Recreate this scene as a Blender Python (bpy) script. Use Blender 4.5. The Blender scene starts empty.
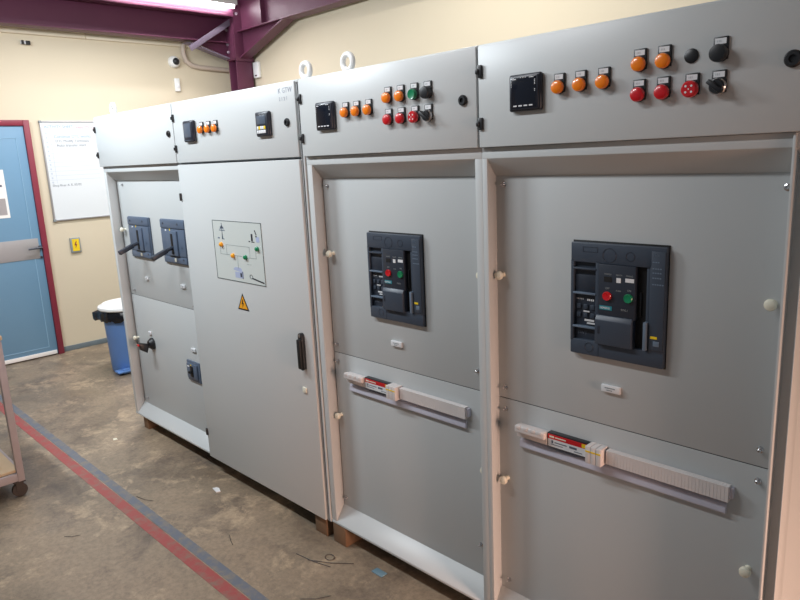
import bpy, bmesh, math, random
from mathutils import Vector, Matrix
random.seed(7)
S = bpy.context.scene
COL = S.collection
PI = math.pi

# ------------------------------------------------------------------ materials
def lin(c):
    c = c / 255.0
    return c / 12.92 if c <= 0.04045 else ((c + 0.055) / 1.055) ** 2.4
def rgb(r, g, b): return (lin(r), lin(g), lin(b), 1.0)

def mat(name, col, rough=0.5, metal=0.0, var=0.04, scale=6.0, bump=0.0, bscale=200.0, coat=0.0, emis=None, estr=0.0, spec=0.5):
    m = bpy.data.materials.new(name); m.use_nodes = True
    nt = m.node_tree; b = nt.nodes['Principled BSDF']
    b.inputs['Roughness'].default_value = rough
    b.inputs['Metallic'].default_value = metal
    b.inputs['Specular IOR Level'].default_value = spec
    if coat: b.inputs['Coat Weight'].default_value = coat
    tc = nt.nodes.new('ShaderNodeTexCoord')
    nz = nt.nodes.new('ShaderNodeTexNoise'); nz.inputs['Scale'].default_value = scale; nz.inputs['Detail'].default_value = 3
    nt.links.new(tc.outputs['Object'], nz.inputs['Vector'])
    mx = nt.nodes.new('ShaderNodeMix'); mx.data_type = 'RGBA'
    mx.inputs[6].default_value = tuple(max(0, c * (1 - var)) for c in col[:3]) + (1,)
    mx.inputs[7].default_value = tuple(min(1, c * (1 + var)) for c in col[:3]) + (1,)
    nt.links.new(nz.outputs['Fac'], mx.inputs[0]); nt.links.new(mx.outputs[2], b.inputs['Base Color'])
    if bump:
        n2 = nt.nodes.new('ShaderNodeTexNoise'); n2.inputs['Scale'].default_value = bscale
        nt.links.new(tc.outputs['Object'], n2.inputs['Vector'])
        bp = nt.nodes.new('ShaderNodeBump'); bp.inputs['Strength'].default_value = bump; bp.inputs['Distance'].default_value = 0.002
        nt.links.new(n2.outputs['Fac'], bp.inputs['Height']); nt.links.new(bp.outputs['Normal'], b.inputs['Normal'])
    if emis:
        b.inputs['Emission Color'].default_value = emis; b.inputs['Emission Strength'].default_value = estr
    return m

M = {}
M['cab'] = mat('cabinet_paint', rgb(197, 200, 200), 0.36, var=0.015, scale=1.5, bump=0.05, bscale=500)
M['panel'] = mat('panel_paint', rgb(189, 192, 192), 0.4, var=0.015, scale=1.5, bump=0.05, bscale=500)
M['gasket'] = mat('gasket_rubber', rgb(70, 72, 78), 0.7)
M['white'] = mat('white_enamel', rgb(238, 238, 236), 0.35, var=0.01)
M['cream'] = mat('cream_plastic', rgb(228, 224, 205), 0.45)
M['black'] = mat('black_plastic', rgb(26, 28, 32), 0.4)
M['matte'] = mat('matt_black', rgb(14, 14, 16), 0.6)
M['navy'] = mat('meter_housing', rgb(30, 35, 48), 0.35)
M['screen'] = mat('meter_glass', rgb(22, 27, 38), 0.12)
M['lcd'] = mat('grey_display', rgb(82, 92, 106), 0.25)
M['slate'] = mat('slate_plastic', rgb(60, 70, 84), 0.42)
M['slate1'] = mat('slate_plastic_mid', rgb(84, 98, 118), 0.42)
M['slate2'] = mat('slate_plastic_dark', rgb(44, 51, 63), 0.4)
M['slate3'] = mat('slate_plastic_light', rgb(104, 120, 138), 0.38)
M['orange'] = mat('orange_lens', rgb(250, 132, 12), 0.3, coat=0.4)
M['red'] = mat('red_lens', rgb(205, 18, 32), 0.3, coat=0.4)
M['green'] = mat('green_lens', rgb(8, 128, 84), 0.3, coat=0.4)
M['yellow'] = mat('yellow_label', rgb(240, 205, 30), 0.5)
M['amber'] = mat('amber_sign', rgb(235, 160, 20), 0.5)
M['teal'] = mat('teal_label', rgb(40, 135, 150), 0.5)
M['label'] = mat('label_white', rgb(225, 226, 228), 0.5)
M['metal'] = mat('bright_metal', rgb(190, 190, 192), 0.25, metal=0.9)
M['zinc'] = mat('zinc_plate', rgb(198, 198, 212), 0.4, metal=0.1)
M['steelred'] = mat('maroon_steel', rgb(92, 44, 68), 0.45, var=0.10, scale=4, bump=0.15, bscale=60)
M['bolt'] = mat('bolt_steel', rgb(176, 168, 178), 0.35, metal=0.6)
M['greybar'] = mat('grey_purple_paint', rgb(120, 108, 126), 0.5, var=0.08)
M['conduit'] = mat('conduit_beige', rgb(196, 180, 166), 0.5)
M['maroon'] = mat('door_frame_maroon', rgb(132, 44, 62), 0.45)
M['doorblue'] = mat('door_blue', rgb(108, 148, 178), 0.42, var=0.05, scale=2)
M['doorline'] = mat('door_line_blue', rgb(140, 178, 205), 0.42)
M['plate'] = mat('steel_plate', rgb(176, 176, 180), 0.4, metal=0.5, var=0.05)
M['grey'] = mat('grey_frame', rgb(140, 148, 152), 0.5)
M['board'] = mat('whiteboard', rgb(222, 227, 230), 0.25, var=0.01)
M['inkblue'] = mat('ink_blue', rgb(120, 155, 195), 0.6)
M['inkred'] = mat('ink_red', rgb(215, 120, 135), 0.6)
M['inkblack'] = mat('ink_black', rgb(96, 104, 118), 0.6)
M['inkfaint'] = mat('ink_faint', rgb(190, 200, 212), 0.6)
M['pencil'] = mat('pencil_grey', rgb(150, 156, 168), 0.7)
M['mimicbg'] = mat('mimic_paper', rgb(200, 206, 203), 0.35, var=0.01)
M['mimicline'] = mat('mimic_border', rgb(70, 84, 86), 0.5)
M['mimicthin'] = mat('mimic_wiring', rgb(158, 166, 164), 0.5)
M['lavender'] = mat('mimic_lavender', rgb(170, 180, 208), 0.5)
M['binblue'] = mat('bin_blue', rgb(104, 146, 210), 0.45, var=0.05)
M['bag'] = mat('bin_bag', rgb(20, 21, 26), 0.22, var=0.2, scale=30)
M['wood'] = mat('timber', rgb(118, 90, 66), 0.75, var=0.18, scale=12, bump=0.3, bscale=60)
M['ply'] = mat('plywood', rgb(196, 174, 142), 0.7, var=0.12, scale=9)
M['trol'] = mat('trolley_paint', rgb(168, 158, 160), 0.5, var=0.1, scale=14)
M['rubber'] = mat('caster_rubber', rgb(66, 58, 54), 0.7, var=0.2, scale=40)
M['baseb'] = mat('skirting_paint', rgb(110, 122, 128), 0.6, var=0.12, scale=8)
M['wall'] = mat('beige_wall', rgb(214, 202, 178), 0.75, var=0.03, scale=1.2, bump=0.2, bscale=90)
M['ledge'] = mat('ledge_paint', rgb(226, 214, 192), 0.7, var=0.03)
M['ceil'] = mat('ceiling_sheet', rgb(200, 198, 194), 0.7)
M['wire'] = mat('wire_scrap', rgb(60, 52, 48), 0.5)
M['bluebit'] = mat('blue_scrap', rgb(110, 140, 155), 0.5)
M['tube'] = mat('lit_tube', rgb(255, 252, 250), 0.4, emis=(1, 0.96, 1.0, 1), estr=45)
M['ribs'] = mat('ribbed_cover', rgb(214, 208, 206), 0.45)

def floor_mat():
    m = bpy.data.materials.new('worn_concrete'); m.use_nodes = True
    nt = m.node_tree; N = nt.nodes; L = nt.links; b = N['Principled BSDF']
    tc = N.new('ShaderNodeTexCoord')
    def noise(s, d, dist=0.0, rough=0.55, off=(0, 0, 0), sc=(1, 1, 1)):
        mp = N.new('ShaderNodeMapping'); mp.inputs['Location'].default_value = off; mp.inputs['Scale'].default_value = sc
        L.new(tc.outputs['Object'], mp.inputs['Vector'])
        n = N.new('ShaderNodeTexNoise'); n.inputs['Scale'].default_value = s; n.inputs['Detail'].default_value = d
        n.inputs['Distortion'].default_value = dist; n.inputs['Roughness'].default_value = rough
        L.new(mp.outputs['Vector'], n.inputs['Vector']); return n
    def ramp(src, stops):
        r = N.new('ShaderNodeValToRGB'); r.color_ramp.elements[0].position = stops[0][0]; r.color_ramp.elements[0].color = stops[0][1]
        r.color_ramp.elements[1].position = stops[-1][0]; r.color_ramp.elements[1].color = stops[-1][1]
        for p, c in stops[1:-1]:
            e = r.color_ramp.elements.new(p); e.color = c
        L.new(src, r.inputs['Fac']); return r
    def mix(a, bb, fac, mode='MIX'):
        x = N.new('ShaderNodeMix'); x.data_type = 'RGBA'; x.blend_type = mode
        for i, s_ in ((6, a), (7, bb)):
            if isinstance(s_, tuple): x.inputs[i].default_value = s_
            else: L.new(s_, x.inputs[i])
        if isinstance(fac, float): x.inputs[0].default_value = fac
        else: L.new(fac, x.inputs[0])
        return x.outputs[2]
    big = noise(1.3, 5, 0.6, 0.6)
    base = ramp(big.outputs['Fac'], [(0.30, rgb(120, 106, 90)), (0.48, rgb(142, 127, 108)), (0.60, rgb(155, 137, 116)), (0.75, rgb(134, 123, 109))])
    med = noise(3.6, 9, 0.35, 0.68, (3, 1, 0))
    stain = ramp(med.outputs['Fac'], [(0.50, (0, 0, 0, 1)), (0.66, (.75, .75, .75, 1))])
    c = mix(base.outputs['Color'], rgb(99, 87, 77), stain.outputs['Color'])
    lt = noise(5, 9, 0.4, 0.72, (7, 4, 0))
    ltr = ramp(lt.outputs['Fac'], [(0.54, (0, 0, 0, 1)), (0.62, (.6, .6, .6, 1))])
    c = mix(c, rgb(191, 169, 141), ltr.outputs['Color'])
    dk = noise(1.7, 8, 0.5, 0.66, (11, 2, 0), (0.7, 1.4, 1))
    dkr = ramp(dk.outputs['Fac'], [(0.53, (0, 0, 0, 1)), (0.70, (.55, .55, .55, 1))])
    c = mix(c, rgb(79, 74, 72), dkr.outputs['Color'])
    fine = noise(42, 8, 0, 0.8)
    fr = ramp(fine.outputs['Fac'], [(0.36, (.74, .74, .74, 1)), (0.64, (1.14, 1.14, 1.14, 1))])
    c = mix(c, fr.outputs['Color'], 1.0, 'MULTIPLY')
    L.new(c, b.inputs['Base Color'])
    rr = ramp(big.outputs['Fac'], [(0.3, (.32, .32, .32, 1)), (0.7, (.58, .58, .58, 1))])
    L.new(rr.outputs['Color'], b.inputs['Roughness'])
    bp = N.new('ShaderNodeBump'); bp.inputs['Strength'].default_value = 0.35; bp.inputs['Distance'].default_value = 0.004
    L.new(lt.outputs['Fac'], bp.inputs['Height']); L.new(bp.outputs['Normal'], b.inputs['Normal'])
    return m
M['floor'] = floor_mat()

def worn_paint(name, col, under):
    m = bpy.data.materials.new(name); m.use_nodes = True
    nt = m.node_tree; N = nt.nodes; L = nt.links; b = N['Principled BSDF']
    tc = N.new('ShaderNodeTexCoord'); n = N.new('ShaderNodeTexNoise'); n.inputs['Scale'].default_value = 14; n.inputs['Detail'].default_value = 8
    n.inputs['Roughness'].default_value = 0.7
    L.new(tc.outputs['Object'], n.inputs['Vector'])
    r = N.new('ShaderNodeValToRGB'); r.color_ramp.elements[0].position = 0.46; r.color_ramp.elements[0].color = col
    r.color_ramp.elements[1].position = 0.66; r.color_ramp.elements[1].color = under
    L.new(n.outputs['Fac'], r.inputs['Fac']); L.new(r.outputs['Color'], b.inputs['Base Color'])
    b.inputs['Roughness'].default_value = 0.5
    return m
M['redline'] = worn_paint('worn_red_paint', rgb(158, 72, 70), rgb(134, 104, 92))
M['blueline'] = worn_paint('worn_blue_paint', rgb(102, 108, 120), rgb(134, 124, 110))

# ------------------------------------------------------------------ mesh builder
WPOS = {}
class MB:
    def __init__(s): s.bm = bmesh.new()
    def _merge(s, t, mi=0, mtx=None):
        if mtx is not None: bmesh.ops.transform(t, matrix=mtx, verts=t.verts)
        vm = [s.bm.verts.new(v.co) for v in t.verts]
        t.verts.index_update()
        for f in t.faces:
            try:
                nf = s.bm.faces.new([vm[v.index] for v in f.verts]); nf.material_index = mi
            except ValueError: pass
        t.free()
    def box(s, x0, x1, y0, y1, z0, z1, bev=0.0, mi=0, seg=2, mtx=None):
        t = bmesh.new(); bmesh.ops.create_cube(t, size=1)
        for v in t.verts:
            v.co = Vector(((x0 + x1) / 2 + v.co.x * (x1 - x0), (y0 + y1) / 2 + v.co.y * (y1 - y0), (z0 + z1) / 2 + v.co.z * (z1 - z0)))
        if bev: bmesh.ops.bevel(t, geom=t.edges[:], offset=bev, segments=seg, profile=0.5, affect='EDGES')
        s._merge(t, mi, mtx); return s
    def prism(s, pts, a0, a1, axis='z', bev=0.0, mi=0, mtx=None):
        # pts: 2D polygon. axis z: (x,y); axis x: (y,z); axis y: (x,z)
        t = bmesh.new()
        def P(p, a):
            return {'z': (p[0], p[1], a), 'x': (a, p[0], p[1]), 'y': (p[0], a, p[1])}[axis]
        va = [t.verts.new(P(p, a0)) for p in pts]; vb = [t.verts.new(P(p, a1)) for p in pts]
        n = len(pts)
        t.faces.new(va); t.faces.new(vb[::-1])
        for i in range(n): t.faces.new((va[i], vb[i], vb[(i + 1) % n], va[(i + 1) % n]))
        bmesh.ops.recalc_face_normals(t, faces=t.faces[:])
        if bev: bmesh.ops.bevel(t, geom=t.edges[:], offset=bev, segments=2, profile=0.5, affect='EDGES')
        s._merge(t, mi, mtx); return s
    def lathe(s, prof, c=(0, 0, 0), axis='y-', seg=24, mi=0):
        # prof: (r, h); axis y- : h grows toward -y (out of the cabinets), z : up, x : +x
        t = bmesh.new(); rings = []
        for r, h in prof:
            ring = []
            for i in range(seg):
                a = 2 * PI * i / seg; u, w = r * math.cos(a), r * math.sin(a)
                co = {'y-': (u, -h, w), 'z': (u, w, h), 'x': (h, u, w)}[axis]
                ring.append(t.verts.new(Vector(co) + Vector(c)))
            rings.append(ring)
        for k in range(len(rings) - 1):
            for i in range(seg):
                j = (i + 1) % seg
                t.faces.new((rings[k][i], rings[k][j], rings[k + 1][j], rings[k + 1][i]))
        t.faces.new(rings[0][::-1]); t.faces.new(rings[-1])
        bmesh.ops.recalc_face_normals(t, faces=t.faces[:])
        s._merge(t, mi); return s
    def tube(s, pts, r, seg=10, mi=0, closed=False):
        t = bmesh.new(); P = [Vector(p) for p in pts]; n = len(P); rings = []
        ref = None
        for i in range(n):
            if closed: d = (P[(i + 1) % n] - P[i - 1]).normalized()
            else: d = (P[min(i + 1, n - 1)] - P[max(i - 1, 0)]).normalized()
            if ref is None: ref = Vector((0, 0, 1)) if abs(d.z) < 0.9 else Vector((1, 0, 0))
            u = (ref - d * ref.dot(d)).normalized(); w = d.cross(u); ref = u
            rr = r[i] if isinstance(r, (list, tuple)) else r
            rings.append([t.verts.new(P[i] + (u * math.cos(2 * PI * k / seg) + w * math.sin(2 * PI * k / seg)) * rr) for k in range(seg)])
        m = n if closed else n - 1
        for k in range(m):
            for i in range(seg):
                j = (i + 1) % seg; q = (k + 1) % n
                t.faces.new((rings[k][i], rings[k][j], rings[q][j], rings[q][i]))
        if not closed: t.faces.new(rings[0][::-1]); t.faces.new(rings[-1])
        bmesh.ops.recalc_face_normals(t, faces=t.faces[:])
        s._merge(t, mi); return s
    def text(s, body, size, mtx, mi=0, ext=0.0003):
        cu = bpy.data.curves.new('lettering', 'FONT'); cu.body = body; cu.size = size; cu.extrude = ext; cu.resolution_u = 2
        cu.align_x = 'LEFT'; o = bpy.data.objects.new('lettering', cu); COL.objects.link(o)
        dg = bpy.context.evaluated_depsgraph_get(); me = bpy.data.meshes.new_from_object(o.evaluated_get(dg))
        t = bmesh.new(); t.from_mesh(me); s._merge(t, mi, mtx)
        bpy.data.objects.remove(o); bpy.data.curves.remove(cu); bpy.data.meshes.remove(me); return s
    def build(s, name, mats, parent=None, pivot=None, smooth=35):
        me = bpy.data.meshes.new(name)
        if not isinstance(mats, (list, tuple)): mats = [mats]
        vs = [v.co for v in s.bm.verts]
        if pivot is None:
            lo = [min(v[i] for v in vs) for i in range(3)]; hi = [max(v[i] for v in vs) for i in range(3)]
            pivot = Vector(((lo[0] + hi[0]) / 2, (lo[1] + hi[1]) / 2, lo[2]))
        pivot = Vector(pivot)
        bmesh.ops.translate(s.bm, vec=-pivot, verts=s.bm.verts[:])
        s.bm.to_mesh(me); s.bm.free()
        for m in mats: me.materials.append(M[m])
        me.polygons.foreach_set('use_smooth', [True] * len(me.polygons)); me.set_sharp_from_angle(angle=math.radians(smooth))
        o = bpy.data.objects.new(name, me); COL.objects.link(o)
        base = WPOS[parent.name] if parent else Vector((0, 0, 0))
        o.location = pivot - base; o.parent = parent; WPOS[o.name] = pivot
        return o

def tag(o, label=None, cat=None, group=None, kind=None):
    if label: o['label'] = label
    if cat: o['category'] = cat
    if group: o['group'] = group
    if kind: o['kind'] = kind
    return o
def thing(name, loc, label, cat, group=None):
    o = bpy.data.objects.new(name, None); o.empty_display_size = 0.1; COL.objects.link(o); o.location = loc
    WPOS[o.name] = Vector(loc); return tag(o, label, cat, group)
FRONT = lambda x, y, z: Matrix.Translation((x, y, z)) @ Matrix.Rotation(PI / 2, 4, 'X')
ENDW = lambda x, y, z: Matrix.Translation((x, y, z)) @ Matrix.Rotation(PI / 2, 4, 'Z') @ Matrix.Rotation(PI / 2, 4, 'X')

# ------------------------------------------------------------------ the room
X0, Y1, ZC = -5.65, 2.68, 4.1
def struct(o): return tag(o, kind='structure')
struct(MB().box(X0 - .15, 5.5, -5.0, Y1 + .15, -.1, 0).build('floor', 'floor'))
struct(MB().box(X0 - .15, X0, -5.0, Y1 + .15, 0, ZC).build('wall_left', 'wall'))
struct(MB().box(X0, 5.5, Y1, Y1 + .15, 0, ZC).build('wall_back', 'wall'))
struct(MB().box(X0 - .15, 5.5, -5.0, Y1 + .15, ZC, ZC + .1).build('ceiling', 'ceil'))
tr = MB().box(X0, X0 + .03, -5.0, .985, 3.015, 3.14, .004).box(X0, X0 + .03, .99, Y1, 3.015, 3.14, .004)
struct(tr.build('trim_1', 'ledge'))
struct(MB().box(X0, X0 + .012, .365, Y1, 0, .05, .002).build('baseboard_left', 'baseb'))
struct(MB().box(X0 + .012, 5.5, Y1 - .012, Y1, 0, .05, .002).build('baseboard_back', 'baseb'))

# door in the end wall
d = MB().box(X0 + .002, X0 + .045, -.62, .30, .012, 2.195, .003).build('door_1', 'doorblue'); struct(d)
f = MB().box(X0, X0 + .06, .302, .355, 0, 2.25, .004).box(X0, X0 + .06, -.68, -.627, 0, 2.25, .004).box(X0, X0 + .06, -.627, .302, 2.198, 2.25, .004)
f.build('door_frame', 'maroon', d)
g = MB()
for a in ((.222, .228, .09, 2.09), (-.548, -.542, .09, 2.09)): g.box(X0 + .044, X0 + .048, a[0], a[1], a[2], a[3])
for a in ((2.085, 2.091), (.09, .096)): g.box(X0 + .044, X0 + .048, -.545, .225, a[0], a[1])
g.build('door_moulding', 'doorline', d)
MB().box(X0 + .045, X0 + .05, -.62, .275, .965, 1.158, .001).build('push_plate', 'plate', d)
h = MB().lathe([(.018, 0), (.018, .014), (.010, .016), (.010, .045)], (X0 + .05, .282, 1.07), 'x', 16)
h.tube([(X0 + .092, .290, 1.07), (X0 + .094, .24, 1.068), (X0 + .092, .17, 1.064)], [.010, .009, .008])
h.build('door_handle', 'slate2', d)
MB().lathe([(.012, 0), (.012, .01), (.004, .012)], (X0 + .046, .283, .975), 'x', 14).build('keyhole', 'slate2', d)
MB().box(X0 + .045, X0 + .053, -.61, .29, .012, .05, .002).build('draught_strip', 'white', d)
s = MB().box(X0 + .0455, X0 + .0475, -.24, .075, 1.372, 1.81, mi=0)
s.box(X0 + .047, X0 + .0482, -.22, .055, 1.40, 1.55, mi=1)
for k, z in enumerate((1.76, 1.70, 1.655)):
    s.box(X0 + .047, X0 + .0482, -.20, .022 + k * .012, z, z + (.04 if k == 0 else .02), mi=(2 if k == 0 else 3))
tag(s.build('door_poster', ['white', 'plate', 'red', 'inkblack']), 'white printed notice stuck on the blue door above its steel push plate', 'poster')

# whiteboard
wb = thing('whiteboard', (X0, 1.05, 1.3), 'large white marker board with handwritten list, on beige wall beside the blue door', 'whiteboard')
MB().box(X0, X0 + .016, .462, 1.63, 1.307, 2.236).build('board_surface', 'board', wb)
w = MB()
for a in ((.455, .468, 1.30, 2.243), (1.624, 1.637, 1.30, 2.243)): w.box(X0, X0 + .022, *a, .002)
for a in ((1.30, 1.312), (2.231, 2.243)): w.box(X0, X0 + .022, .468, 1.624, *a, .002)
w.build('board_frame', 'plate', wb)
for y in (.462, 1.63): 
    for z in (1.306, 2.237): MB().box(X0 + .001, X0 + .025, y - .012, y + .012, z - .012, z + .012, .003).build('corner_cap', 'grey', wb)
xw = X0 + .0163
MB().text('ACTIVITY SHEET', .036, ENDW(xw, .49, 2.178)).build('heading_text', 'inkblue', wb)
MB().text('VAN STOCK', .036, ENDW(xw, .775, 2.170)).build('heading_text', 'inkred', wb)
w = MB()
w.text('Continue DTL works', .04, ENDW(xw, .565, 2.085)); w.build('list_text', 'inkblue', wb)
w = MB(); w.text('DTL Modify Terminals', .034, ENDW(xw, .575, 2.045)); w.text('Auto transfer start', .036, ENDW(xw, .58, 2.003))
w.text('Shop floor A. E. 05/02', .030, ENDW(xw, .49, 1.628)); w.build('list_text', 'inkblack', wb)
w = MB()
for k in range(12):
    z = 2.15 - k * .042
    w.box(xw, xw + .0004, .475, .95, z, z + .0025)
    w.box(xw, xw + .0004, .492, .506, z - .028, z - .012)
w.box(xw, xw + .0004, .535, .538, 1.66, 2.15); w.build('ruled_lines', 'inkfaint', wb)

# electrical sign + small wall devices
t = thing('danger_sign', (X0, .62, .975), 'small yellow electrical danger sign in a grey frame on the beige wall', 'sign')
MB().box(X0, X0 + .02, .572, .668, .975, 1.12, .003).build('sign_frame', 'grey', t)
MB().box(X0 + .02, X0 + .023, .588, .654, .990, 1.108).build('sign_plate', 'yellow', t)
MB().prism([(.622, 1.085), (.606, 1.045), (.619, 1.047), (.613, 1.012), (.634, 1.058), (.622, 1.056), (.632, 1.085)], X0 + .023, X0 + .0236, 'x').build('lightning_mark', 'maroon', t)
t = thing('security_camera', (X0, 1.93, 2.90), 'round white camera with black lens high on the end wall', 'camera')
MB().lathe([(.062, 0), (.062, .02), (.052, .05), (.04, .06)], (X0, 1.885, 2.857), 'x', 28).build('camera_housing', 'white', t)
MB().lathe([(.036, 0), (.036, .012), (.026, .026), (.01, .032)], (X0 + .056, 1.885, 2.857), 'x', 24).build('camera_lens', 'black', t)
t = thing('motion_sensor', (X0, 1.93, 2.60), 'slim white box mounted below the round camera', 'sensor')
MB().box(X0, X0 + .03, 1.865, 1.92, 2.555, 2.69, .006).build('sensor_housing', 'white', t)
MB().box(X0 + .03, X0 + .033, 1.875, 1.91, 2.59, 2.62, .001).build('sensor_window', 'label', t)
t = thing('wall_bracket', (X0, .43, 2.94), 'tiny black and white fixing high on the end wall above the door', 'bracket')
MB().box(X0, X0 + .03, .40, .475, 2.925, 2.955, .003).build('bracket_base', 'label', t)
MB().box(X0 + .03, X0 + .045, .402, .422, 2.922, 2.957, .003).build('bracket_clip', 'matte', t)
MB().box(X0 + .03, X0 + .045, .440, .476, 2.918, 2.955, .003).build('bracket_clip', 'matte', t)
t = thing('room_thermostat', (-5.245, Y1, 2.685), 'white thermostat box on back wall beside the maroon column', 'thermostat')
MB().box(-5.298, -5.19, Y1 - .04, Y1, 2.685, 2.855, .012).build('thermostat_case', 'white', t)
MB().box(-5.265, -5.225, Y1 - .043, Y1 - .04, 2.703, 2.717, .001).build('slot', 'black', t)

# conduit loop
c = MB(); pts = [(-5.622, 2.03, 3.10), (-5.622, 2.0, 3.02), (-5.622, 1.995, 2.95), (-5.622, 2.02, 2.87), (-5.622, 2.08, 2.83), (-5.622, 2.18, 2.815), (-5.622, 2.62, 2.80)]
c.tube(pts, .026, 12)
tag(c.build('cable_conduit', 'conduit'), 'beige bent conduit pipe leaving the beam and running to the maroon column', 'pipe')

# steelwork
t = thing('steel_column', (-5.38, 2.54, 0), 'maroon H-section steel column standing in the corner behind the cabinets', 'column')
c = MB().box(-5.315, -5.30, 2.44, 2.64, 0, ZC, .001).box(-5.46, -5.445, 2.44, 2.64, 0, ZC, .001).box(-5.445, -5.315, 2.534, 2.546, 0, ZC)
c.build('column_section', 'steelred', t)
MB().box(-5.47, -5.30, 2.425, 2.44, 2.89, 3.62, .002).build('end_plate', 'steelred', t)
MB().box(-5.47, -5.285, 2.43, 2.64, 2.875, 2.89, .002).build('stiffener_plate', 'steelred', t)
MB().box(-5.30, -5.28, 2.43, 2.65, 2.86, 3.9, .002).build('end_plate', 'steelred', t)
bolt = lambda c_, ax: MB().lathe([(.017, 0), (.017, .006), (.013, .007), (.013, .016), (.009, .02)], c_, ax, 6)
for z in (3.02, 3.11, 3.28, 3.40, 3.52): bolt((-5.28, 2.615, z), 'x').build('bolt', 'bolt', t)
for z in (3.34, 3.44, 3.52): bolt((-5.28, 2.475, z), 'x').build('bolt', 'bolt', t)
for z in (2.96, 3.04, 3.19): bolt((-5.41, 2.425, z), 'y-').build('bolt', 'bolt', t)
t = thing('steel_rafter', (-2.7, 2.55, 3.16), 'maroon steel rafter running right from the column along the back wall', 'beam')
r = MB().box(-5.28, 1.5, 2.534, 2.546, 3.16, 3.60).box(-5.28, 1.5, 2.47, 2.61, 3.155, 3.167, .001).box(-5.28, 1.5, 2.47, 2.61, 3.60, 3.612, .001)
r.build('beam_section', 'steelred', t)
r = MB().prism([(-5.28, 2.90), (-5.28, 3.16), (-4.48, 3.16)], 2.536, 2.544, 'y')
r.prism([(-5.28, 2.885), (-5.28, 2.90), (-4.45, 3.16), (-4.42, 3.155)], 2.475, 2.605, 'y')
r.build('haunch', 'steelred', t)
MB().box(-4.83, -4.82, 2.48, 2.60, 3.167, 3.60).build('web_stiffener', 'steelred', t)
t = thing('steel_beam', (-5.4, 0, 3.05), 'long maroon steel beam crossing above the end wall toward the column', 'beam')
b = MB().box(-5.455, -5.445, -5, 2.425, 3.06, 3.36).box(-5.52, -5.38, -5, 2.425, 3.05, 3.064, .002).box(-5.52, -5.38, -5, 2.425, 3.35, 3.362, .002)
b.build('beam_section', 'steelred', t)
b = MB().prism([(2.425, 2.92), (2.425, 3.06), (2.0, 3.05)], -5.452, -5.446, 'x'); b.build('haunch_web', 'steelred', t)
MB().prism([(2.425, 2.89), (2.425, 2.905), (1.97, 3.03), (1.93, 3.03)], -5.50, -5.40, 'x').build('haunch_flange', 'greybar', t)
b = MB().box(-5.37, -5.25, -5, 2.42, 3.30, 3.33, .003).box(-5.262, -5.25, -5, 2.42, 3.33, 3.75).box(-5.37, -5.25, -5, 2.42, 3.75, 3.77, .002)
tag(b.build('steel_purlin', 'steelred'), 'pink-lit maroon channel just in front of the end beam, carrying the lit tube', 'beam')
b = MB(); b.tube([(-5.36, 2.46, 3.27), (-5.36, 1.90, 2.955)], .0, 4) if False else None
dv = Vector((0, 1.93 - 2.45, 2.955 - 3.275)); L_ = dv.length; ang = math.atan2(dv.z, dv.y)
mt = Matrix.Translation((-5.34, 2.45, 3.275)) @ Matrix.Rotation(ang, 4, 'X')
b = MB().box(-.004, .004, 0, L_, -.028, .028, .001, mtx=mt)
tag(b.build('diagonal_brace', 'greybar'), 'grey flat bar brace slanting down from the beam left of the column', 'brace')
t = thing('tube_light', (-5.19, 1.75, 3.37), 'lit white fluorescent tube fitting at the top edge by the column', 'light')
MB().box(-5.249, -5.14, 1.10, 2.42, 3.40, 3.45, .006).build('light_housing', 'white', t)
MB().tube([(-5.19, 1.14, 3.385), (-5.19, 2.40, 3.385)], .014, 12).build('lamp_tube', 'tube', t)

# ------------------------------------------------------------------ cabinets
ZB, ZT, ZD = .10, 2.10, 1.785     # bottom, top, underside of the small top doors
YP = .078                         # recessed panel plane
def shell(t, x0, x1, full=False):
    b = MB()
    b.box(x0 + .001, x0 + .004, .06, .60, ZB, ZT - .012).box(x1 - .004, x1 - .001, .06, .60, ZB, ZT - .012)
    b.box(x0 + .001, x1 - .001, .597, .60, ZB, ZT - .012)
    b.box(x0 + .001, x1 - .001, .02, .60, ZB, ZB + .006)
    b.build('cabinet_body', 'cab', t)
    MB().box(x0 + .001, x1 - .001, .0, .60, ZT - .012, ZT, .002).build('roof_panel', 'cab', t)
    MB().box(x0, x1, .016, .03, ZD - .002, ZT - .013).build('door_backing', 'grey', t)
def front_frame(t, x0, x1, la, lb):
    b = MB()
    b.prism([(x0, .012), (la, .012), (max(la - .022, x0 + .002), YP + .004), (x0, YP + .004)], ZB, 1.787, 'z', .0012)
    if x1 < .5: b.prism([(lb, .012), (x1, .012), (x1, YP + .004), (lb + .012, YP + .004)], ZB, 1.787, 'z', .0012)
    else: b.prism([(lb, .004), (lb + .006, .004), (lb + .007, .034), (x1 - .003, .034), (x1 - .002, .012), (x1, .012), (x1, YP + .004), (lb + .012, YP + .004)], ZB, 1.787, 'z', .0006)
    b.prism([(.0112, 1.788), (.0112, 1.754), (YP + .004, 1.692), (YP + .004, 1.787)], x0 + .001, x1 - .001, 'x', .0012)
    b.build('front_frame', 'cab', t)
    MB().prism([(.010, ZB), (.010, ZB + .010), (YP + .004, .172), (YP + .004, ZB)], x0 + .001 if la else x0, x1 - .001, 'x', .0012).build('bottom_sill', 'cab', t)
def panels(t, xa, xb, zs):
    MB().box(xa, xb, YP, YP + .004, zs + .0015, 1.74, .0008).build('front_panel', 'panel', t)
    MB().box(xa, xb, YP, YP + .004, .12, zs - .0015, .0008).build('front_panel', 'panel', t)
    MB().box(xa, xb, YP + .006, YP + .01, .12, 1.74).build('panel_backing', 'gasket', t)
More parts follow.
